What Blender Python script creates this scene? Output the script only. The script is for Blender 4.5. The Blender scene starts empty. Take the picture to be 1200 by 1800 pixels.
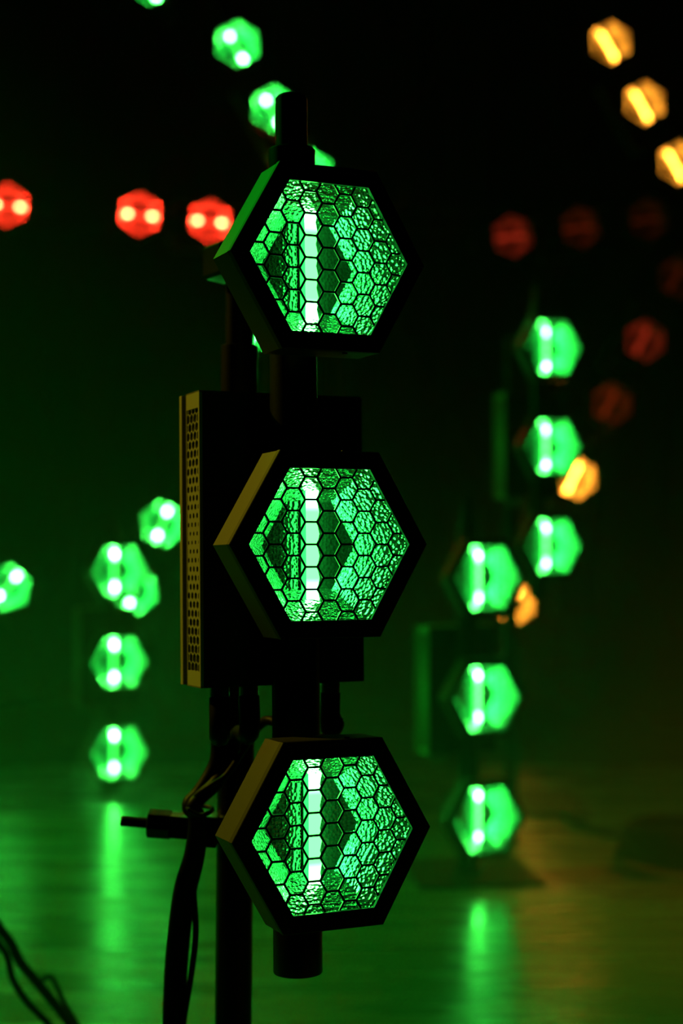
import bpy, bmesh, math, random
from mathutils import Matrix, Vector
random.seed(4)
sc = bpy.context.scene
COL = sc.collection
R = math.radians
S3 = math.sqrt(3.0)

# ------------------------------------------------------------------ camera
H = 0.84                     # eye height
FPX = 2640.0                 # focal length in pixels of the 1200 x 1800 frame
PITCH = math.atan(30 / FPX)
cam_d = bpy.data.cameras.new('camera')
cam = bpy.data.objects.new('camera', cam_d)
COL.objects.link(cam)
cam.location = (0, 0, H)
cam.rotation_euler = (math.pi / 2 + PITCH, 0, 0)
cam_d.sensor_fit = 'VERTICAL'
cam_d.sensor_height = 36.0
cam_d.sensor_width = 24.0
cam_d.lens = 36.0 * FPX / 1800.0
cam_d.clip_start = 0.05
cam_d.dof.use_dof = True
cam_d.dof.focus_distance = 1.50
cam_d.dof.aperture_fstop = 2.8
sc.camera = cam

# ------------------------------------------------------------------ world, exposure
w = bpy.data.worlds.new('dark_hall')
sc.world = w
w.use_nodes = True
w.node_tree.nodes['Background'].inputs[0].default_value = (0.0, 0.0, 0.0, 1)
w.node_tree.nodes['Background'].inputs[1].default_value = 0.0
vs = sc.view_settings
vs.view_transform = 'Standard'
vs.look = 'None'
vs.gamma = 1.0
vs.use_curve_mapping = False
vs.exposure = 0.0
cy = sc.cycles
cy.use_denoising = True
cy.caustics_reflective = False
cy.caustics_refractive = False
cy.sample_clamp_indirect = 60.0
cy.max_bounces = 8
cy.volume_bounces = 0


def at(px, py, Y):
    """world point seen at pixel (px, py) at distance Y in front of the camera"""
    vx = (px - 600) / FPX
    vz = (900 - py) / FPX
    c, s = math.cos(PITCH), math.sin(PITCH)
    d = Vector((vx, c - vz * s, s + vz * c))
    return Vector((0, 0, H)) + d * (Y / d.y)


def stage_spot(name, loc, target, energy, col, angle, radius=0.05):
    l = bpy.data.lights.new(name, 'SPOT')
    l.energy = energy
    l.color = col
    l.spot_size = R(angle)
    l.spot_blend = 0.6
    l.shadow_soft_size = radius
    o = bpy.data.objects.new(name, l)
    COL.objects.link(o)
    o.location = loc
    o.rotation_euler = (Vector(target) - Vector(loc)).to_track_quat('-Z', 'Y').to_euler()
    return o


# stage spots of the same show, hung left of the frame
stage_spot('green_stage_spot', (-2.1, 2.9, 2.9), (-0.05, 1.55, 1.20), 130.0, (0.01, 1.0, 0.02), 9)
stage_spot('amber_stage_spot', (-3.1, 3.0, 3.04), (-0.13, 1.6, 0.70), 260.0, (1.0, 0.74, 0.02), 12)
# green and amber washes added out of frame to brighten floor and haze
stage_spot('added_green_wash', (-2.9, 4.6, 4.3), (-1.1, 3.0, 0.0), 470.0, (0.004, 1.0, 0.02), 42, 0.1)
stage_spot('green_side_spot', (-3.6, 3.0, 2.5), (0.55, 3.95, 0.75), 150.0, (0.006, 1.0, 0.02), 26, 0.08)
stage_spot('added_amber_wash', (2.9, 5.6, 4.3), (1.25, 3.45, 0.0), 240.0, (1.0, 0.28, 0.003), 21, 0.1)


# ------------------------------------------------------------------ materials
def mat(name, base, rough=0.5, metal=0.0, spec=0.5, grain=0.0, gscale=400.0, bump=0.0, bscale=600.0):
    m = bpy.data.materials.new(name)
    m.use_nodes = True
    nt = m.node_tree
    b = nt.nodes['Principled BSDF']
    b.inputs['Base Color'].default_value = (*base, 1)
    b.inputs['Roughness'].default_value = rough
    b.inputs['Metallic'].default_value = metal
    b.inputs['Specular IOR Level'].default_value = spec
    tc = nt.nodes.new('ShaderNodeTexCoord')
    if grain > 0:
        n = nt.nodes.new('ShaderNodeTexNoise')
        n.inputs['Scale'].default_value = gscale
        n.inputs['Detail'].default_value = 4
        nt.links.new(tc.outputs['Object'], n.inputs['Vector'])
        mr = nt.nodes.new('ShaderNodeMapRange')
        mr.inputs[3].default_value = max(0.02, rough - grain)
        mr.inputs[4].default_value = min(1.0, rough + grain)
        nt.links.new(n.outputs['Fac'], mr.inputs[0])
        nt.links.new(mr.outputs[0], b.inputs['Roughness'])
    if bump > 0:
        n2 = nt.nodes.new('ShaderNodeTexNoise')
        n2.inputs['Scale'].default_value = bscale
        nt.links.new(tc.outputs['Object'], n2.inputs['Vector'])
        bp = nt.nodes.new('ShaderNodeBump')
        bp.inputs['Strength'].default_value = bump
        bp.inputs['Distance'].default_value = 0.0005
        nt.links.new(n2.outputs['Fac'], bp.inputs['Height'])
        nt.links.new(bp.outputs[0], b.inputs['Normal'])
    return m


def emit_mat(name, col, strength):
    m = bpy.data.materials.new(name)
    m.use_nodes = True
    b = m.node_tree.nodes['Principled BSDF']
    b.inputs['Base Color'].default_value = (0.6, 0.6, 0.6, 1)
    b.inputs['Roughness'].default_value = 0.4
    b.inputs['Emission Color'].default_value = (*col, 1)
    b.inputs['Emission Strength'].default_value = strength
    return m


def bar_mat(name, col, mid, end):
    """diffuser front of an led bar: emission strength rises towards both ends"""
    m = emit_mat(name, col, mid)
    nt = m.node_tree
    b = nt.nodes['Principled BSDF']
    tc = nt.nodes.new('ShaderNodeTexCoord')
    sp = nt.nodes.new('ShaderNodeSeparateXYZ')
    ab = nt.nodes.new('ShaderNodeMath')
    ab.operation = 'ABSOLUTE'
    mr = nt.nodes.new('ShaderNodeMapRange')
    mr.interpolation_type = 'SMOOTHSTEP'
    mr.inputs[1].default_value = 0.033
    mr.inputs[2].default_value = 0.052
    mr.inputs[3].default_value = mid
    mr.inputs[4].default_value = end
    nt.links.new(tc.outputs['Object'], sp.inputs[0])
    nt.links.new(sp.outputs['Z'], ab.inputs[0])
    nt.links.new(ab.outputs[0], mr.inputs[0])
    nt.links.new(mr.outputs[0], b.inputs['Emission Strength'])
    return m


M = {}
M['housing'] = mat('black_powder_coat', (0.035, 0.035, 0.035), 0.42, 0.0, 0.5, 0.06, 900, 0.15, 1500)
M['bezel'] = mat('black_bezel_paint', (0.006, 0.006, 0.006), 0.5, 0.0, 0.3, 0.05, 900)
M['grille'] = mat('black_grille_metal', (0.006, 0.006, 0.006), 0.35, 0.0, 0.5, 0.05)
M['pipe'] = mat('black_anodised_pipe', (0.0025, 0.0025, 0.0025), 0.34, 0.0, 0.3, 0.05)
M['box'] = mat('lit_side_box_paint', (0.40, 0.40, 0.40), 0.45, 0.0, 0.4, 0.06, 900)  # paler than the black front: light on the box side put into the colour
M['boxfront'] = mat('matt_black_box_paint', (0.006, 0.006, 0.006), 0.6, 0.0, 0.2, 0.06, 900)
M['rubber'] = mat('black_rubber', (0.002, 0.002, 0.002), 0.5, 0.0, 0.12, 0.1)
M['steel'] = mat('blackened_steel', (0.03, 0.03, 0.03), 0.35, 0.8, 0.5, 0.1)
M['zinc'] = mat('zinc_plate', (0.22, 0.22, 0.22), 0.3, 1.0, 0.5, 0.1)
M['drape'] = mat('black_drape', (0.012, 0.012, 0.012), 0.95, 0.0, 0.05)
M['ground'] = mat('matt_black_ground', (0.012, 0.012, 0.012), 0.9, 0.0, 0.1)

# hammered aluminium reflector: rounded dents
m = bpy.data.materials.new('hammered_aluminium')
m.use_nodes = True
nt = m.node_tree
b = nt.nodes['Principled BSDF']
b.inputs['Base Color'].default_value = (0.82, 0.82, 0.82, 1)
b.inputs['Metallic'].default_value = 0.95
b.inputs['Roughness'].default_value = 0.15
tc = nt.nodes.new('ShaderNodeTexCoord')
vo = nt.nodes.new('ShaderNodeTexVoronoi')
vo.feature = 'SMOOTH_F1'
vo.inputs['Scale'].default_value = 255
vo.inputs['Smoothness'].default_value = 0.25
vo.inputs['Randomness'].default_value = 0.75
bp = nt.nodes.new('ShaderNodeBump')
bp.inputs['Strength'].default_value = 1.0
bp.inputs['Distance'].default_value = 0.0013
nt.links.new(tc.outputs['Object'], vo.inputs['Vector'])
nt.links.new(vo.outputs['Distance'], bp.inputs['Height'])
nt.links.new(bp.outputs[0], b.inputs['Normal'])
M['reflector'] = m
m2 = m.copy()
m2.name = 'flatter_hammered_aluminium'
m2.node_tree.nodes['Bump'].inputs['Distance'].default_value = 0.0011
M['reflector_back'] = m2

# vinyl stage floor: dark, semi gloss, scuffed
m = bpy.data.materials.new('scuffed_vinyl')
m.use_nodes = True
nt = m.node_tree
b = nt.nodes['Principled BSDF']
b.inputs['Base Color'].default_value = (0.16, 0.16, 0.16, 1)
b.inputs['Specular IOR Level'].default_value = 0.6
tc = nt.nodes.new('ShaderNodeTexCoord')
mp = nt.nodes.new('ShaderNodeMapping')
mp.inputs['Scale'].default_value = (1.2, 5.0, 1.0)
n1 = nt.nodes.new('ShaderNodeTexNoise')
n1.inputs['Scale'].default_value = 2.2
n1.inputs['Detail'].default_value = 6
mr = nt.nodes.new('ShaderNodeMapRange')
mr.inputs[1].default_value = 0.3
mr.inputs[2].default_value = 0.7
mr.inputs[3].default_value = 0.20
mr.inputs[4].default_value = 0.36
n3 = nt.nodes.new('ShaderNodeTexNoise')
n3.inputs['Scale'].default_value = 3.0
n3.inputs['Detail'].default_value = 3
bp = nt.nodes.new('ShaderNodeBump')
bp.inputs['Strength'].default_value = 0.2
bp.inputs['Distance'].default_value = 0.01
nt.links.new(tc.outputs['Object'], mp.inputs['Vector'])
nt.links.new(mp.outputs[0], n1.inputs['Vector'])
nt.links.new(mp.outputs[0], n3.inputs['Vector'])
nt.links.new(n1.outputs['Fac'], mr.inputs[0])
nt.links.new(mr.outputs[0], b.inputs['Roughness'])
nt.links.new(n3.outputs['Fac'], bp.inputs['Height'])
nt.links.new(bp.outputs[0], b.inputs['Normal'])
M['vinyl'] = m

# led bars, four sides: left, front, right, end caps
COLS = {'green': ((0.05, 1.0, 0.08), (0.016, 1.0, 0.075)), 'red': ((1.0, 0.035, 0.012), (1.0, 0.03, 0.010)), 'amber': ((1.0, 0.36, 0.03), (1.0, 0.34, 0.02))}
LED = {}


def led(kind, key, left, front, end, right, cap):
    cf, co = COLS[kind]
    LED[key] = [emit_mat(key + '_bar_left', co, left), bar_mat(key + '_bar_front', cf, front, end),
                emit_mat(key + '_bar_right', co, right), emit_mat(key + '_bar_cap', co, cap)]


led('green', 'green', 3.4, 7.8, 70.0, 17.0, 60.0)
led('green', 'green_full', 2.6, 11.0, 150.0, 30.0, 150.0)
led('green', 'green_low', 4.0, 3.5, 330.0, 16.0, 300.0)
led('red', 'red_low', 4.0, 3.0, 420.0, 8.0, 300.0)
led('amber', 'amber', 3.4, 24.0, 40.0, 8.0, 40.0)
led('amber', 'amber_full', 6.0, 36.0, 60.0, 12.0, 60.0)


def dim(strength, c=(1.0, 0.06, 0.01)):
    mm = emit_mat('dying_tungsten_glow', c, strength)
    return [mm] * 4


# ------------------------------------------------------------------ mesh helpers
class MB:
    """collects boxes, prisms and tubes; build() links them as one mesh object"""
    def __init__(s):
        s.v, s.f, s.m = [], [], []

    def add(s, verts, faces, mi=0, xf=None):
        n = len(s.v)
        for p in verts:
            p = Vector(p)
            s.v.append(tuple(xf @ p) if xf is not None else tuple(p))
        for f in faces:
            s.f.append([i + n for i in f])
            s.m.append(mi)

    def box(s, x0, x1, y0, y1, z0, z1, mi=0, xf=None):
        vs_ = [(x0, y0, z0), (x1, y0, z0), (x1, y1, z0), (x0, y1, z0), (x0, y0, z1), (x1, y0, z1), (x1, y1, z1), (x0, y1, z1)]
        s.add(vs_, [(0, 3, 2, 1), (4, 5, 6, 7), (0, 1, 5, 4), (1, 2, 6, 5), (2, 3, 7, 6), (3, 0, 4, 7)], mi, xf)

    def rings(s, rings, cap0=True, cap1=True, mi=0, closed=True, xf=None):
        """list of equally long vertex rings joined by quads"""
        n = len(rings[0])
        vs_ = [p for r in rings for p in r]
        fs = []
        for k in range(len(rings) - 1):
            for i in range(n if closed else n - 1):
                j = (i + 1) % n
                fs.append((k * n + i, k * n + j, (k + 1) * n + j, (k + 1) * n + i))
        if cap0:
            fs.append(tuple(reversed(range(n))))
        if cap1:
            fs.append(tuple((len(rings) - 1) * n + i for i in range(n)))
        s.add(vs_, fs, mi, xf)

    def lathe(s, prof, n=32, axis='z', mi=0, xf=None, cap=True):
        rs = []
        for r, h in prof:
            ring = []
            for i in range(n):
                a = 2 * math.pi * i / n
                c_, s_ = r * math.cos(a), r * math.sin(a)
                ring.append({'z': (c_, s_, h), 'y': (c_, h, -s_), 'x': (h, c_, s_)}[axis])
            rs.append(ring)
        s.rings(rs, cap, cap, mi, xf=xf)

    def tube(s, pts, r, n=10, mi=0, sub=8):
        P = smooth(pts, sub)
        rs = []
        up = Vector((0.3, 0.5, 0.8))
        for i, p in enumerate(P):
            t = (P[min(i + 1, len(P) - 1)] - P[max(i - 1, 0)]).normalized()
            a = t.cross(up)
            if a.length < 1e-4:
                a = t.cross(Vector((1, 0, 0)))
            a.normalize()
            up = a.cross(t).normalized()
            rr = r(i / (len(P) - 1)) if callable(r) else r
            rs.append([p + a * (rr * math.cos(2 * math.pi * k / n)) + up * (rr * math.sin(2 * math.pi * k / n)) for k in range(n)])
        s.rings(rs, True, True, mi)

    def build(s, name, mats, parent=None, smooth_ang=None, bevel=0.0):
        me = bpy.data.meshes.new(name)
        me.from_pydata(s.v, [], s.f)
        if not isinstance(mats, (list, tuple)):
            mats = [mats]
        for mm in mats:
            me.materials.append(mm)
        me.polygons.foreach_set('material_index', s.m)
        bm = bmesh.new()
        bm.from_mesh(me)
        bmesh.ops.recalc_face_normals(bm, faces=bm.faces)
        bm.to_mesh(me)
        bm.free()
        if smooth_ang is not None:
            me.polygons.foreach_set('use_smooth', [True] * len(me.polygons))
            try:
                me.set_sharp_from_angle(angle=R(smooth_ang))
            except Exception:
                pass
        o = bpy.data.objects.new(name, me)
        COL.objects.link(o)
        if parent is not None:
            o.parent = parent
        if bevel > 0:
            bv = o.modifiers.new('bevel', 'BEVEL')
            bv.width = bevel
            bv.segments = 2
            bv.limit_method = 'ANGLE'
        return o


def smooth(pts, sub=8):
    P = [Vector(p) for p in pts]
    if len(P) < 3:
        return P
    out = []
    for i in range(len(P) - 1):
        p0, p1, p2, p3 = P[max(i - 1, 0)], P[i], P[i + 1], P[min(i + 2, len(P) - 1)]
        for k in range(sub):
            t = k / sub
            out.append(0.5 * ((2 * p1) + (p2 - p0) * t + (2 * p0 - 5 * p1 + 4 * p2 - p3) * t * t + (3 * p1 - p0 - 3 * p2 + p3) * t ** 3))
    out.append(P[-1])
    return out


def hexring(r, y, cx=0.0, cz=0.0):
    return [(cx + r * math.cos(R(60 * i)), y, cz + r * math.sin(R(60 * i))) for i in range(6)]


def empty(name, mtx):
    o = bpy.data.objects.new(name, None)
    COL.objects.link(o)
    o.empty_display_size = 0.1
    o.matrix_basis = mtx
    return o


def tag(o, label=None, cat=None, group=None, kind=None):
    for k, v in (('label', label), ('category', cat), ('group', group), ('kind', kind)):
        if v:
            o[k] = v
        elif k in o:
            del o[k]
    return o


def pose(loc, yaw=0, tilt=0, roll=0):
    return Matrix.Translation(loc) @ Matrix.Rotation(R(yaw), 4, 'Z') @ Matrix.Rotation(R(tilt), 4, 'X') @ Matrix.Rotation(R(roll), 4, 'Y')


def copy_tree(o, parent=None):
    c = o.copy()
    COL.objects.link(c)
    c.parent = parent
    for ch in list(o.children):
        copy_tree(ch, c)
    return c


# ------------------------------------------------------------------ the setting
def plain(name, x0, x1, y0, y1, z0, z1, m_, parent=None, bevel=0):
    q = MB()
    q.box(x0, x1, y0, y1, z0, z1)
    return q.build(name, m_, parent, bevel=bevel)


floor = plain('floor', -6, 6, -1.5, 8.2, -0.06, -0.006, M['ground'])
tag(floor, 'matt black ground under the stage vinyl', 'floor', kind='structure')
seams = [-1.2, 0.6, 1.85, 3.02, 4.25, 5.36]
for i in range(len(seams) - 1):
    plain('floor_panel', -4.6, 4.6, seams[i] + 0.003, seams[i + 1] - 0.003, -0.006, 0.0, M['vinyl'], floor)

q = MB()                                    # pleated black drape
N = 160
fr, bk = [], []
for i in range(N + 1):
    x = -5.5 + 11 * i / N
    y = 7.2 + 0.05 * math.sin(i * 1.1) + 0.02 * math.sin(i * 2.7)
    fr.append((x, y))
for i in range(N):
    (xa, ya), (xb, yb) = fr[i], fr[i + 1]
    q.add([(xa, ya, -0.006), (xb, yb, -0.006), (xb, yb, 4.2), (xa, ya, 4.2)], [(0, 1, 2, 3)])
    q.add([(xa, ya + 0.01, -0.006), (xb, yb + 0.01, -0.006), (xb, yb + 0.01, 4.2), (xa, ya + 0.01, 4.2)], [(3, 2, 1, 0)])
wall = q.build('wall_back', M['drape'], None, 60)
tag(wall, 'pleated black drape behind the star shaped lamp frames', 'drape', kind='structure')

# ------------------------------------------------------------------ lamp fixture
RI, RO, DEP = 0.0874, 0.1080, 0.0510        # opening, housing, housing depth
DP, XP = 0.1008, 0.0024                     # pipe axis behind the lamp face
PITCH_L = 0.288                             # lamp spacing
PB = -0.447                                 # lower pipe end below the middle lamp


def lamp_meshes():
    d = {}
    # housing: open hexagonal tray, folded sheet
    q = MB()
    t = 0.0016
    q.rings([hexring(RO - 0.0006, 0.0075), hexring(RO - 0.0006, DEP - 0.002), hexring(RO - 0.0026, DEP), hexring(0.065, DEP)], False, False)
    q.rings([hexring(RO - t - 0.001, 0.0075), hexring(RO - t - 0.001, DEP - t - 0.001)], False, False)
    q.rings([hexring(0.066, DEP - 0.001), hexring(0.064, 0.0625), hexring(0.060, 0.064)], False, True)
    q.rings([hexring(RO - 0.0006, 0.0075), hexring(RO - t - 0.001, 0.0075)], False, False)
    d['housing'] = q
    # bezel: front frame with a return lip
    q = MB()
    q.rings([hexring(RI, 0.004), hexring(RI, 0.0), hexring(RO - 0.0008, 0.0), hexring(RO, 0.0008), hexring(RO, 0.0085),
             hexring(RO - 0.0016, 0.0085), hexring(RO - 0.0016, 0.004), hexring(RI, 0.004)], False, False)
    d['bezel'] = q
    # honeycomb grille, clipped to the opening
    q = MB()
    r = 0.01293
    wd, y0, y1 = 0.00105, 0.0040, 0.0058
    lim = (RI + 0.004) * S3 / 2
    nrm = [(math.cos(R(30 + 60 * i)), math.sin(R(30 + 60 * i))) for i in range(6)]
    seen = set()
    for a in range(-6, 7):
        for bb in range(-9, 10):
            cx = 1.5 * r * a
            cz = S3 * r * (bb + 0.5 * (a % 2))
            if max(abs(cx), abs(cz)) > 0.13:
                continue
            V = [(cx + r * math.cos(R(60 * i)), cz + r * math.sin(R(60 * i))) for i in range(6)]
            for i in range(6):
                p, s_ = V[i], V[(i + 1) % 6]
                key = (round((p[0] + s_[0]) * 2e4), round((p[1] + s_[1]) * 2e4))
                if key in seen:
                    continue
                seen.add(key)
                t0, t1 = 0.0, 1.0
                ok = True
                for nx, nz in nrm:
                    da = p[0] * nx + p[1] * nz - lim
                    db = s_[0] * nx + s_[1] * nz - lim
                    if da > 0 and db > 0:
                        ok = False
                        break
                    if da > 0:
                        t0 = max(t0, da / (da - db))
                    elif db > 0:
                        t1 = min(t1, da / (da - db))
                if not ok or t1 - t0 < 0.02:
                    continue
                A = Vector((p[0] + (s_[0] - p[0]) * t0, 0, p[1] + (s_[1] - p[1]) * t0))
                B = Vector((p[0] + (s_[0] - p[0]) * t1, 0, p[1] + (s_[1] - p[1]) * t1))
                dv = (B - A).normalized()
                nv = Vector((-dv.z, 0, dv.x)) * wd
                ex = dv * 0.0006
                yy0, yy1 = Vector((0, y0, 0)), Vector((0, y1, 0))
                c4 = [A - ex - nv, B + ex - nv, B + ex + nv, A - ex + nv]
                q.rings([[c + yy0 for c in c4], [c + yy1 for c in c4]])
    d['honeycomb_grille'] = q
    # reflector: six hammered facets, steep inner ring, hexagonal back
    q = MB()
    a, b_, c_, e_ = hexring(RI + 0.006, 0.0072), hexring(0.0600, 0.0465), hexring(0.0520, 0.0565), hexring(0.0, 0.0565)
    for i in range(6):
        j = (i + 1) % 6
        q.add([a[i], a[j], b_[j], b_[i]], [(0, 1, 2, 3)])
        q.add([b_[i], b_[j], c_[j], c_[i]], [(0, 1, 2, 3)])
    q.add(c_, [(0, 1, 2, 3, 4, 5)], 1)
    d['reflector'] = q
    # led bar: diffuser prism with scalloped edges, hot ends
    q = MB()
    hz, per, hw, amp = 0.0565, 0.0222, 0.0074, 0.0024
    zs, es = [], []
    n = 10
    for i in range(n + 1):
        z = -hz + 2 * hz * i / n
        ph = i % 2
        zs.append(z)
        es.append(hw - amp * ph)
    yf, yb = 0.0415, 0.0555
    for i in range(n):
        z0, z1, e0, e1 = zs[i], zs[i + 1], es[i], es[i + 1]
        mi = 1
        q.add([(-hw, yf, z0), (e0, yf, z0), (e1, yf, z1), (-hw, yf, z1)], [(0, 1, 2, 3)], mi)
        q.add([(-hw, yf, z0), (-hw, yf, z1), (-hw, yb, z1), (-hw, yb, z0)], [(0, 1, 2, 3)], 0)
        q.add([(e0, yf, z0), (e0, yb, z0), (e1, yb, z1), (e1, yf, z1)], [(0, 1, 2, 3)], 2)
    for z, e, rv in ((zs[0], es[0], 1), (zs[-1], es[-1], 0)):
        q.add([(-hw, yf, z), (e, yf, z), (e, yb, z), (-hw, yb, z)], [(0, 1, 2, 3)], 3)
    q.v = [(x - 0.0022, y, z) for x, y, z in q.v]
    d['led_bar'] = q
    # black strip behind the bar, standing in for the dark gap beside it
    q = MB()
    q.box(-0.0113, 0.0060, 0.0545, 0.0563, -0.046, 0.046)
    d['bar_gap_strip'] = q
    # bracket to the pipe
    q = MB()
    q.box(-0.024, 0.024, 0.064, 0.079, -0.045, -0.022)
    q.box(-0.024, 0.024, 0.064, 0.079, 0.022, 0.045)
    q.box(-0.028, 0.028, 0.063, 0.0665, -0.050, 0.050)
    for z in (-0.0335, 0.0335):
        pr = []
        for k in range(24):
            aa = 2 * math.pi * k / 24
            pr.append((math.cos(aa), math.sin(aa)))
        ro, ri = 0.0295, 0.0256
        q.rings([[(XP + ro * c, DP + ro * s, z - 0.010) for c, s in pr], [(XP + ro * c, DP + ro * s, z + 0.010) for c, s in pr],
                 [(XP + ri * c, DP + ri * s, z + 0.010) for c, s in pr], [(XP + ri * c, DP + ri * s, z - 0.010) for c, s in pr],
                 [(XP + ro * c, DP + ro * s, z - 0.010) for c, s in pr]], False, False)
    d['bracket'] = q
    return d


LM = lamp_meshes()


def make_lamp(parent, mtx):
    h = LM['housing'].build('lamp_head', M['housing'], parent)
    h.matrix_basis = mtx
    LM['bezel'].build('bezel', M['bezel'], h)
    LM['honeycomb_grille'].build('honeycomb_grille', M['grille'], h)
    LM['reflector'].build('reflector', [M['reflector'], M['reflector_back']], h)
    LM['led_bar'].build('led_bar', LED['green'], h)
    LM['bar_gap_strip'].build('bar_gap_strip', M['rubber'], h)
    LM['bracket'].build('bracket', M['bezel'], h)
    for sgn in (1, -1):
        q = MB()
        q.lathe([(0.0, 0.0), (0.0030, 0.0), (0.0026, 0.0016), (0.0, 0.0018)], 10, 'z',
                xf=Matrix.Translation((0.019, 0.010, sgn * RO * S3 / 2)) @ (Matrix.Rotation(math.pi, 4, 'X') if sgn < 0 else Matrix.Identity(4)))
        q.build('screw', M['steel'], h)
    return h


def make_fixture():
    """three hexagonal lamps on a pipe with a driver box; origin at the lower pipe end"""
    root = empty('light_fixture', Matrix.Identity(4))
    o0 = Vector((-XP, -DP, -PB))             # middle lamp face in the fixture frame
    dyaw, droll = (0.80, -0.53, -0.26), (-0.33, 0.08, 0.33)
    for k, zc in enumerate((PITCH_L, 0.0, -PITCH_L)):
        piv = Vector((-XP, 0, -PB + zc))
        mtx = Matrix.Translation(piv) @ Matrix.Rotation(R(dyaw[k]), 4, 'Z') @ Matrix.Rotation(R(droll[k]), 4, 'Y') @ Matrix.Translation((0, -DP, 0))
        make_lamp(root, mtx)
    top = -PB + 0.4245
    q = MB()
    q.lathe([(0.0235, 0.0), (0.0253, 0.0018), (0.0253, top - 0.0018), (0.0238, top)], 40)
    pipe = q.build('pipe', M['pipe'], root, 35)
    q = MB()
    q.lathe([(0.0172, top), (0.0172, top + 0.0545), (0.0150, top + 0.0575)], 32)
    q.build('spigot', M['pipe'], pipe, 35)
    q = MB()
    q.lathe([(0.0253, 0.0), (0.0259, 0.001), (0.0259, 0.060), (0.0253, 0.061)], 40)
    q.build('end_sleeve', M['pipe'], pipe, 35)
    # driver box, behind the pipe
    bx0, bx1, by0, by1 = -0.0955, 0.0945, 0.030, 0.073
    zc = -PB + 0.0085
    bz0, bz1 = zc - 0.157, zc + 0.157
    q = MB()
    t = 0.0015
    q.box(bx0 + 0.0035, bx1, by0, by0 + t, bz0, bz1, 1)                     # front sheet
    q.box(bx1 - t, bx1, by0, by1, bz0, bz1, 1)
    q.box(bx0, bx1, by1 - t, by1, bz0, bz1, 1)
    q.box(bx0, bx1, by0, by1, bz1 - t, bz1, 0)
    q.box(bx0, bx1, by0, by1, bz0, bz0 + t, 0)
    g0, g1 = zc - 0.140, zc + 0.139                                          # vent field
    q.box(bx0, bx0 + 0.0035, by0, by1, bz0, g0, 0)
    q.box(bx0, bx0 + 0.0035, by0, by1, g1, bz1, 0)
    q.box(bx0, bx0 + 0.0035, by0, by0 + 0.0035, g0, g1, 0)
    q.box(bx0, bx0 + 0.0035, by1 - 0.0025, by1, g0, g1, 0)
    box = q.build('driver_box', [M['box'], M['boxfront']], root)
    q = MB()                                                                # perforated sheet: hexagon holes, small at mid height
    r = 0.0063
    xs = bx0 + 0.0004
    rows = int((g1 - g0) / (1.5 * r)) + 1
    for i in range(-1, rows + 1):
        z = g0 + 0.004 + i * 1.5 * r
        u = abs((z - zc) / 0.14)
        rh = r * (0.36 + 0.57 * min(1.0, u) ** 0.75)
        for j in range(-1, 6):
            y = by0 + 0.004 + (j + 0.5 * (i % 2)) * S3 * r
            outer = [(y + r * math.sin(R(60 * k)), z + r * math.cos(R(60 * k))) for k in range(6)]
            inn = [(y + rh * math.sin(R(60 * k)), z + rh * math.cos(R(60 * k))) for k in range(6)]
            cl = lambda p: (min(max(p[0], by0 + 0.002), by1 - 0.001), min(max(p[1], g0 - 0.002), g1 + 0.002))
            outer = [cl(p) for p in outer]
            inn = [cl(p) for p in inn]
            q.rings([[(xs, p[0], p[1]) for p in outer], [(xs, p[0], p[1]) for p in inn], [(xs + 0.0012, p[0], p[1]) for p in inn]], False, False)
    q.build('vent_sheet', M['box'], box)
    q = MB()
    q.box(bx0 + 0.004, bx0 + 0.0055, by0 + 0.003, by1 - 0.003, g0 - 0.003, g1 + 0.003)
    q.build('vent_dark_sheet', M['boxfront'], box)  # black sheet standing in for the dark recess behind the holes
    q = MB()
    q.box(bx0 + 0.010, bx1 - 0.010, by1, by1 + 0.014, bz0 + 0.010, bz1 - 0.010, 1)
    q.box(bx0, bx1, by1 + 0.014, by1 + 0.022, bz0, bz1, 0)
    q.build('back_plate', [M['box'], M['boxfront']], box, bevel=0.0006)
    q = MB()                                                                # saddle between pipe and box
    q.box(-0.032, 0.032, 0.014, by0, zc - 0.10, zc - 0.06)
    q.build('saddle', M['bezel'], root)
    q = MB()
    q.box(-0.032, 0.032, 0.014, by0, zc + 0.06, zc + 0.10)
    q.build('saddle', M['bezel'], root)
    for (x, y) in ((-0.068, 0.048), (-0.033, 0.052), (0.062, 0.048)):
        q = MB()
        q.lathe([(0.0104, bz0), (0.0104, bz0 - 0.016), (0.0098, bz0 - 0.020), (0.0098, bz0 - 0.024)], 20, xf=Matrix.Translation((x, y, 0)))
        q.build('connector', M['zinc'], box, 35)
    return root


proto = make_fixture()
R0 = Matrix.Rotation(R(24.82), 4, 'Z') @ Matrix.Rotation(R(-1.59), 4, 'X') @ Matrix.Rotation(R(0.16), 4, 'Y')
T0 = Vector((-0.0095, 1.5, H - 0.0152))
F0 = Matrix.Translation(T0 + R0 @ Vector((XP, DP, PB))) @ R0
proto.matrix_basis = F0
tag(proto, 'sharp foreground light bar of three green honeycomb lamps with black driver box', 'light fixture')


def set_led(lamp, mats):
    for ch in lamp.children:
        if ch.name.startswith('led_bar'):
            for i in range(4):
                ch.material_slots[i].link = 'OBJECT'
                ch.material_slots[i].material = mats[i]


def lamps_of(root):
    return [c for c in root.children if c.name.startswith('lamp_head')]


# middle lamp face centre in the fixture frame
MID = Vector((-XP, -DP, -PB))


def place(px, py, Y, yaw, roll, label, leds, group=None, tilt=0):
    o = copy_tree(proto)
    rot = Matrix.Rotation(R(yaw), 4, 'Z') @ Matrix.Rotation(R(tilt), 4, 'X') @ Matrix.Rotation(R(roll), 4, 'Y')
    o.matrix_basis = Matrix.Translation(at(px, py, Y) - rot @ MID) @ rot
    for l, mm in zip(lamps_of(o), leds):
        if mm is not LED['green']:
            set_led(l, mm)
    tag(o, label, 'light fixture', group)
    return o


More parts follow.
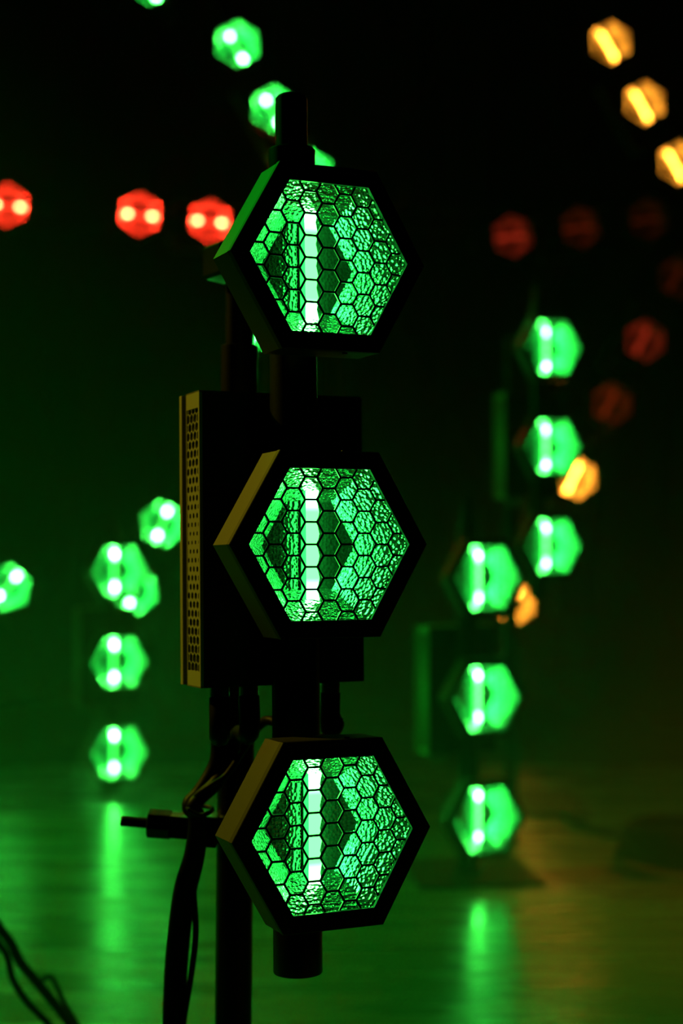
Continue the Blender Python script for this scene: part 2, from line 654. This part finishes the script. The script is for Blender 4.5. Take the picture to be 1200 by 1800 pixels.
G, RD, AM = [LED['green']] * 3, [LED['red_low']] * 3, [LED['amber']] * 3
GL, GF, AF = [LED['green_low']] * 3, [LED['green_full']] * 3, [LED['amber_full']] * 3
# floor columns
colL = place(210, 1164, 4.75, 26, 0, 'blurred green three-lamp column standing low at far left', GL)
colR = place(857, 1228, 3.58, 24, 0, 'blurred green three-lamp column on a floor plate right of the foreground fixture', GF)
colT = place(973, 785, 4.35, 21, 0, 'blurred green three-lamp column raised on a tall stand at right', GF)
# bars of the star frames
GRP = 'lamp bars of the star frames'
bars = [
    (481, 190, 5.9, 6, -30, 'green three-lamp bar slanting behind the top spigot', GL),
    (492, 470, 6.6, 6, 23, 'green three-lamp bar almost wholly hidden behind the topmost foreground lamp', GL),
    (199, -146, 5.9, 6, -30, 'green three-lamp bar whose lowest lamp tips into the top edge', GL),
    (369, 388, 6.2, 8, 94, 'red three-lamp bar lying level behind the topmost foreground lamp', RD),
    (-112, 347, 6.2, 8, 94, 'red three-lamp bar cut by the left edge', RD),
    (237, 1040, 5.9, 6, 22, 'green three-lamp bar slanting from the driver box down behind the far left column', GL),
    (-76, 1128, 5.9, 6, 42, 'green three-lamp bar cut by the left edge above the floor', GL),
    (1133, 180, 6.25, 4, -30, 'bright amber three-lamp bar in the top right corner', AM),
    (959, 950, 6.2, 4, 26, 'amber three-lamp bar half hidden behind the raised green column', AF),
    (1021, 399, 6.2, 4, 82, 'nearly dark level lamp bar with dull red glow at right', [dim(0.05), dim(0.12), dim(0.5, (1.0, 0.05, 0.02))]),
    (1135, 598, 6.0, 4, 28, 'nearly dark slanting lamp bar with dull red glow at right edge', [dim(0.06), dim(0.45, (1.0, 0.05, 0.02)), dim(0.22)]),
]
BAR = [place(*x, group=GRP) for x in bars]


# ------------------------------------------------------------------ stands
def stand_label(o, l):
    return tag(o, l, 'light stand')


# foreground stand
PX, PY = -0.1275, 1.75
st = empty('light_stand', Matrix.Translation((PX, PY, 0)) @ Matrix.Rotation(R(0.45), 4, 'Y'))
stand_label(st, 'black tubular stand pole behind the sharp foreground fixture')


def zat(py, Y):
    return at(600, py, Y).z


q = MB()
q.lathe([(0.0215, 0.012), (0.0215, zat(607, PY) - 0.001), (0.0205, zat(607, PY))], 32)
q.build('pole', M['pipe'], st, 35)
q = MB()
q.lathe([(0.0163, zat(608, PY)), (0.0163, zat(480, PY))], 28)
q.build('inner_pole', M['pipe'], st, 35)
q = MB()
za, zb = zat(492, PY), zat(434, PY)
q.lathe([(0.0165, za - 0.004), (0.040, za), (0.043, za + 0.004), (0.043, zb - 0.003), (0.040, zb)], 6)
q.build('top_socket', M['pipe'], st, 20)
q = MB()
q.lathe([(0.14, 0.0), (0.14, 0.010), (0.135, 0.012)], 40)
q.build('base_plate', M['bezel'], st, 35)
# arm between stand and driver box
for zz in (0.72, 0.96):
    q = MB()
    q.lathe([(0.0262, zz - 0.02), (0.0262, zz + 0.02)], 24)
    q.box(-0.012, 0.035, -0.066, -0.02, zz - 0.014, zz + 0.014)
    q.build('coupler', M['bezel'], st)

# side clamp with threaded bolt
zc = zat(1452, PY)
cl = empty('pipe_clamp', Matrix.Translation((PX - 0.002, PY, zc)))
tag(cl, 'black pipe clamp with threaded bolt sticking out left of the stand pole', 'clamp')
XA = Matrix.Rotation(R(4.5), 4, 'Y')
q = MB()
q.lathe([(0.0222, -0.016), (0.0285, -0.015), (0.0285, 0.015), (0.0222, 0.016)], 28)
q.build('collar', M['steel'], cl, 35)
q = MB()
q.box(-0.068, -0.018, -0.034, -0.004, -0.0125, 0.0125, xf=XA)
q.box(-0.030, -0.012, -0.038, 0.004, -0.019, 0.016, xf=XA)
q.build('jaw', M['steel'], cl, bevel=0.001)
q = MB()
q.lathe([(0.0125, -0.094), (0.0165, -0.0925), (0.0165, -0.0665), (0.0125, -0.065)], 6, 'x', xf=XA @ Matrix.Translation((0, -0.019, 0)) @ Matrix.Rotation(R(12), 4, 'X'))
nut = q.build('hex_nut', M['zinc'], cl)
nut.data.materials[0] = M['steel']
q = MB()
prof = [(0.0050, -0.1245), (0.0062, -0.1230)]
x = -0.1225
while x < -0.092:
    prof += [(0.0064, x), (0.0057, x + 0.0006)]
    x += 0.0012
prof += [(0.006, -0.06)]
q.lathe(prof, 16, 'x', xf=XA @ Matrix.Translation((0, -0.019, 0)))
q.build('threaded_bolt', M['steel'], cl)


# stands of the blurred columns
def column_stand(fix, label, plate, tall=False, shift=0.0):
    m0 = fix.matrix_basis
    base = m0.translation
    if not tall:
        e = empty('floor_plate_stand', Matrix.Translation((base.x, base.y, 0)) @ Matrix.Rotation(R(8), 4, 'Z'))
        q = MB()
        q.box(-plate / 2, plate / 2, -plate / 2, plate / 2, 0.0, 0.008)
        q.build('base_plate', M['bezel'], e, bevel=0.001)
        q = MB()
        q.lathe([(0.034, 0.008), (0.034, 0.022), (0.0225, 0.024), (0.0225, base.z + 0.03)], 24)
        q.build('post', M['pipe'], e, 35)
    else:
        off = m0.to_3x3() @ Vector((0, 0.175, 0))
        e = empty('light_stand', Matrix.Translation((base.x + off.x, base.y + off.y, 0)))
        q = MB()
        q.lathe([(0.0215, 0.008), (0.0215, base.z + 0.25), (0.0163, base.z + 0.252), (0.0163, base.z + 0.80)], 24)
        q.build('pole', M['pipe'], e, 35)
        q = MB()
        q.box(-plate / 2, plate / 2, -plate / 2, plate / 2, 0.0, 0.008)
        q.build('base_plate', M['bezel'], e, bevel=0.001)
        for dz in (0.36, 0.56):
            q = MB()
            q.lathe([(0.027, base.z + dz - 0.02), (0.027, base.z + dz + 0.02)], 20)
            q.box(-0.014, 0.014, -0.082, -0.02, base.z + dz - 0.014, base.z + dz + 0.014, xf=Matrix.Rotation(R(27), 4, 'Z'))
            q.build('coupler', M['bezel'], e)
    tag(e, label, 'light stand')
    return e


column_stand(colL, 'square floor plate under the low green column at far left', 0.30)
column_stand(BAR[5], 'square floor plate under the slanting green bar behind the far left column', 0.26)
column_stand(colR, 'square floor plate under the green column nearest on the right', 0.30)
column_stand(colT, 'tall pole stand holding the raised green column at right', 0.42, True)


# star frames: hub, six arms, mast
def star_frame(cx, cy_, Y, label, L=1.5, rot=0):
    c = at(cx, cy_, Y)
    e = empty('star_frame', Matrix.Translation((c.x, Y, 0)))
    q = MB()
    q.lathe([(0.11, -0.02), (0.11, 0.02)], 6, 'y', xf=Matrix.Translation((0, 0, c.z)))
    q.build('hub', M['bezel'], e)
    for k in range(6):
        q = MB()
        a = R(60 * k + rot)
        q.tube([(0.1 * math.cos(a), 0, c.z + 0.1 * math.sin(a)), (L * math.cos(a), 0, c.z + L * math.sin(a))], 0.017, 8)
        q.build('arm', M['bezel'], e)
    q = MB()
    q.tube([(0, 0.05, 0.008), (0, 0.05, c.z)], 0.024, 10)
    q.build('mast', M['bezel'], e)
    q = MB()
    q.box(-0.3, 0.3, -0.25, 0.35, -0.006, 0.008)
    q.build('foot_plate', M['bezel'], e)
    tag(e, label, 'frame')
    return e


star_frame(600, 405, 6.9, 'dark six-armed frame carrying the red and green bars', 2.1)
star_frame(1258, 372, 6.47, 'dark six-armed frame carrying the amber bars', 2.05)


# ------------------------------------------------------------------ cables
def cable(name, pts, r, label, cat='cable', parent=None, n=10):
    q = MB()
    q.tube(pts, r, n)
    o = q.build(name, M['rubber'], parent, 60)
    if parent is None:
        tag(o, label, cat)
    return o


def conn(i):
    """lower end of a connector of the foreground box, world space"""
    x, y = ((-0.068, 0.048), (-0.033, 0.052), (0.062, 0.048))[i]
    return F0 @ Vector((x, y, -PB + 0.0085 - 0.157 - 0.022))


def boot(t):
    return 0.0112 if t < 0.10 else (0.0112 - 0.055 * (t - 0.10) if t < 0.2 else 0.0057)


c0, c1, c2 = conn(0), conn(1), conn(2)
up = Vector((0, 0, 0.01))
cable('power_cable', [c0 + up, c0 - up * 3, at(384, 1290, 1.70), at(381, 1340, 1.71), at(352, 1392, 1.705), at(333, 1415, 1.70),
                      at(345, 1440, 1.695), at(338, 1500, 1.70), at(318, 1570, 1.71), at(304, 1690, 1.73), at(299, 1800, 1.75), at(296, 1900, 1.76), at(300, 2080, 1.8), at(330, 2105, 1.83)],
      lambda t: 0.0115 if t < 0.075 else (0.0115 - 0.04 * (t - 0.075) if t < 0.13 else 0.0092), 'thick black cable from the leftmost box connector down past the clamp')
cable('power_cable', [c1 + up, c1 - up * 3, at(417, 1290, 1.71), at(402, 1340, 1.715), at(378, 1378, 1.70), at(352, 1402, 1.695), at(340, 1420, 1.69),
                      at(352, 1447, 1.70), at(346, 1510, 1.71), at(330, 1580, 1.72), at(318, 1690, 1.74), at(313, 1800, 1.76), at(310, 1900, 1.77), at(318, 2080, 1.81), at(345, 2100, 1.84)],
      lambda t: 0.0115 if t < 0.075 else (0.0115 - 0.05 * (t - 0.075) if t < 0.13 else 0.0085), 'black cable from the middle box connector joining the bundle at the clamp')
cable('signal_cable', [at(470, 1266, 1.70), at(452, 1282, 1.70), at(428, 1318, 1.695), at(398, 1362, 1.69), at(372, 1380, 1.685), at(347, 1398, 1.69), at(335, 1418, 1.70),
                       at(350, 1450, 1.705), at(346, 1500, 1.71), at(340, 1560, 1.71), at(344, 1640, 1.72), at(335, 1720, 1.74), at(322, 1800, 1.76), at(316, 1900, 1.77), at(330, 2080, 1.81), at(355, 2108, 1.84)],
      0.0036, 'thin black cable hanging beside the thick bundle at the stand')
cable('signal_cable', [c2 + up, c2 - up * 3, at(592, 1262, 1.665), at(586, 1285, 1.66), at(560, 1300, 1.65), at(520, 1290, 1.66), at(480, 1268, 1.68), at(462, 1270, 1.70), at(440, 1290, 1.705)],
      lambda t: 0.0112 if t < 0.20 else (0.0112 - 0.06 * (t - 0.2) if t < 0.3 else 0.0056), 'black cable from the right box connector curling behind the lowest lamp')
# cable tie round the bundle above the clamp
q = MB()
tp = [at(333, 1424, 1.675), at(350, 1432, 1.672), at(368, 1428, 1.675), at(372, 1420, 1.72), at(345, 1416, 1.73), at(329, 1419, 1.70), at(333, 1424, 1.675)]
q.tube(tp, 0.0024, 6)
tag(q.build('cable_tie', M['rubber'], None, 60), 'black strap wrapped round the cables above the clamp', 'cable tie')

# loose bundle at the lower left, between the foreground and the far columns
LB = [
    ([(-190, 1860), (-150, 1640), (-60, 1580), (10, 1645), (35, 1690), (80, 1745), (130, 1810), (170, 1880)], 2.35, 0.0075, 'thickest out-of-focus black cable crossing the lower left corner'),
    ([(-175, 1860), (-140, 1670), (-60, 1610), (5, 1668), (22, 1720), (48, 1762), (95, 1812), (140, 1890)], 2.33, 0.0055, 'lower out-of-focus black cable looping in the lower left corner'),
    ([(-205, 1860), (-145, 1655), (-60, 1600), (0, 1630), (30, 1672), (62, 1722), (90, 1718), (112, 1762), (135, 1800), (170, 1870)], 2.38, 0.0042, 'thin kinked black cable along the top of the corner bundle'),
]
for pts, Y, r, lab in LB:
    cable('power_cable', [at(x, y, Y + 0.0004 * (i % 3)) for i, (x, y) in enumerate(pts)], r, lab)


def floor_at(px, py):
    vx = (px - 600) / FPX
    d0 = at(px, py, 1.0) - Vector((0, 0, H))
    return Vector((0, 0, H)) + d0 * (H / -d0.z)


fp = [floor_at(x, y) + Vector((0, 0, 0.010)) for x, y in ((985, 1438), (1040, 1462), (1100, 1478), (1150, 1490), (1195, 1502), (1260, 1500))]
cable('floor_cable', fp, 0.010, 'black cable lying on the floor right of the tall stand')
fc = floor_at(1205, 1520)
pts = []
for k in range(60):
    a = k * 0.55
    rr = 0.13 + 0.02 * math.sin(k * 1.7)
    pts.append((fc.x + rr * math.cos(a) * 1.2, fc.y + rr * math.sin(a), 0.011 + 0.0016 * k))
cable('cable_coil', pts, 0.010, 'coiled black cable heaped on the floor at the right edge', n=8)

# ------------------------------------------------------------------ haze
q = MB()
q.box(-4.4, 4.4, 2.1, 7.05, 0.002, 3.9)
hm = bpy.data.materials.new('settling_haze')
hm.use_nodes = True
nt = hm.node_tree
nt.nodes.remove(nt.nodes['Principled BSDF'])
tc = nt.nodes.new('ShaderNodeTexCoord')
sp = nt.nodes.new('ShaderNodeSeparateXYZ')
ex = nt.nodes.new('ShaderNodeMath')            # density thins out with height
ex.operation = 'MULTIPLY'
ex.inputs[1].default_value = -1.0 / 0.42
pw = nt.nodes.new('ShaderNodeMath')
pw.operation = 'EXPONENT'
ma = nt.nodes.new('ShaderNodeMath')
ma.operation = 'MULTIPLY_ADD'
ma.inputs[1].default_value = 0.23
ma.inputs[2].default_value = 0.003
vsn = nt.nodes.new('ShaderNodeVolumeScatter')
vsn.inputs['Anisotropy'].default_value = 0.25
nt.links.new(tc.outputs['Object'], sp.inputs[0])
nt.links.new(sp.outputs['Z'], ex.inputs[0])
nt.links.new(ex.outputs[0], pw.inputs[0])
nt.links.new(pw.outputs[0], ma.inputs[0])
nt.links.new(ma.outputs[0], vsn.inputs['Density'])
nt.links.new(vsn.outputs[0], nt.nodes['Material Output'].inputs['Volume'])
tag(q.build('haze', hm), 'thin haze settling towards the stage floor', 'haze', kind='stuff')
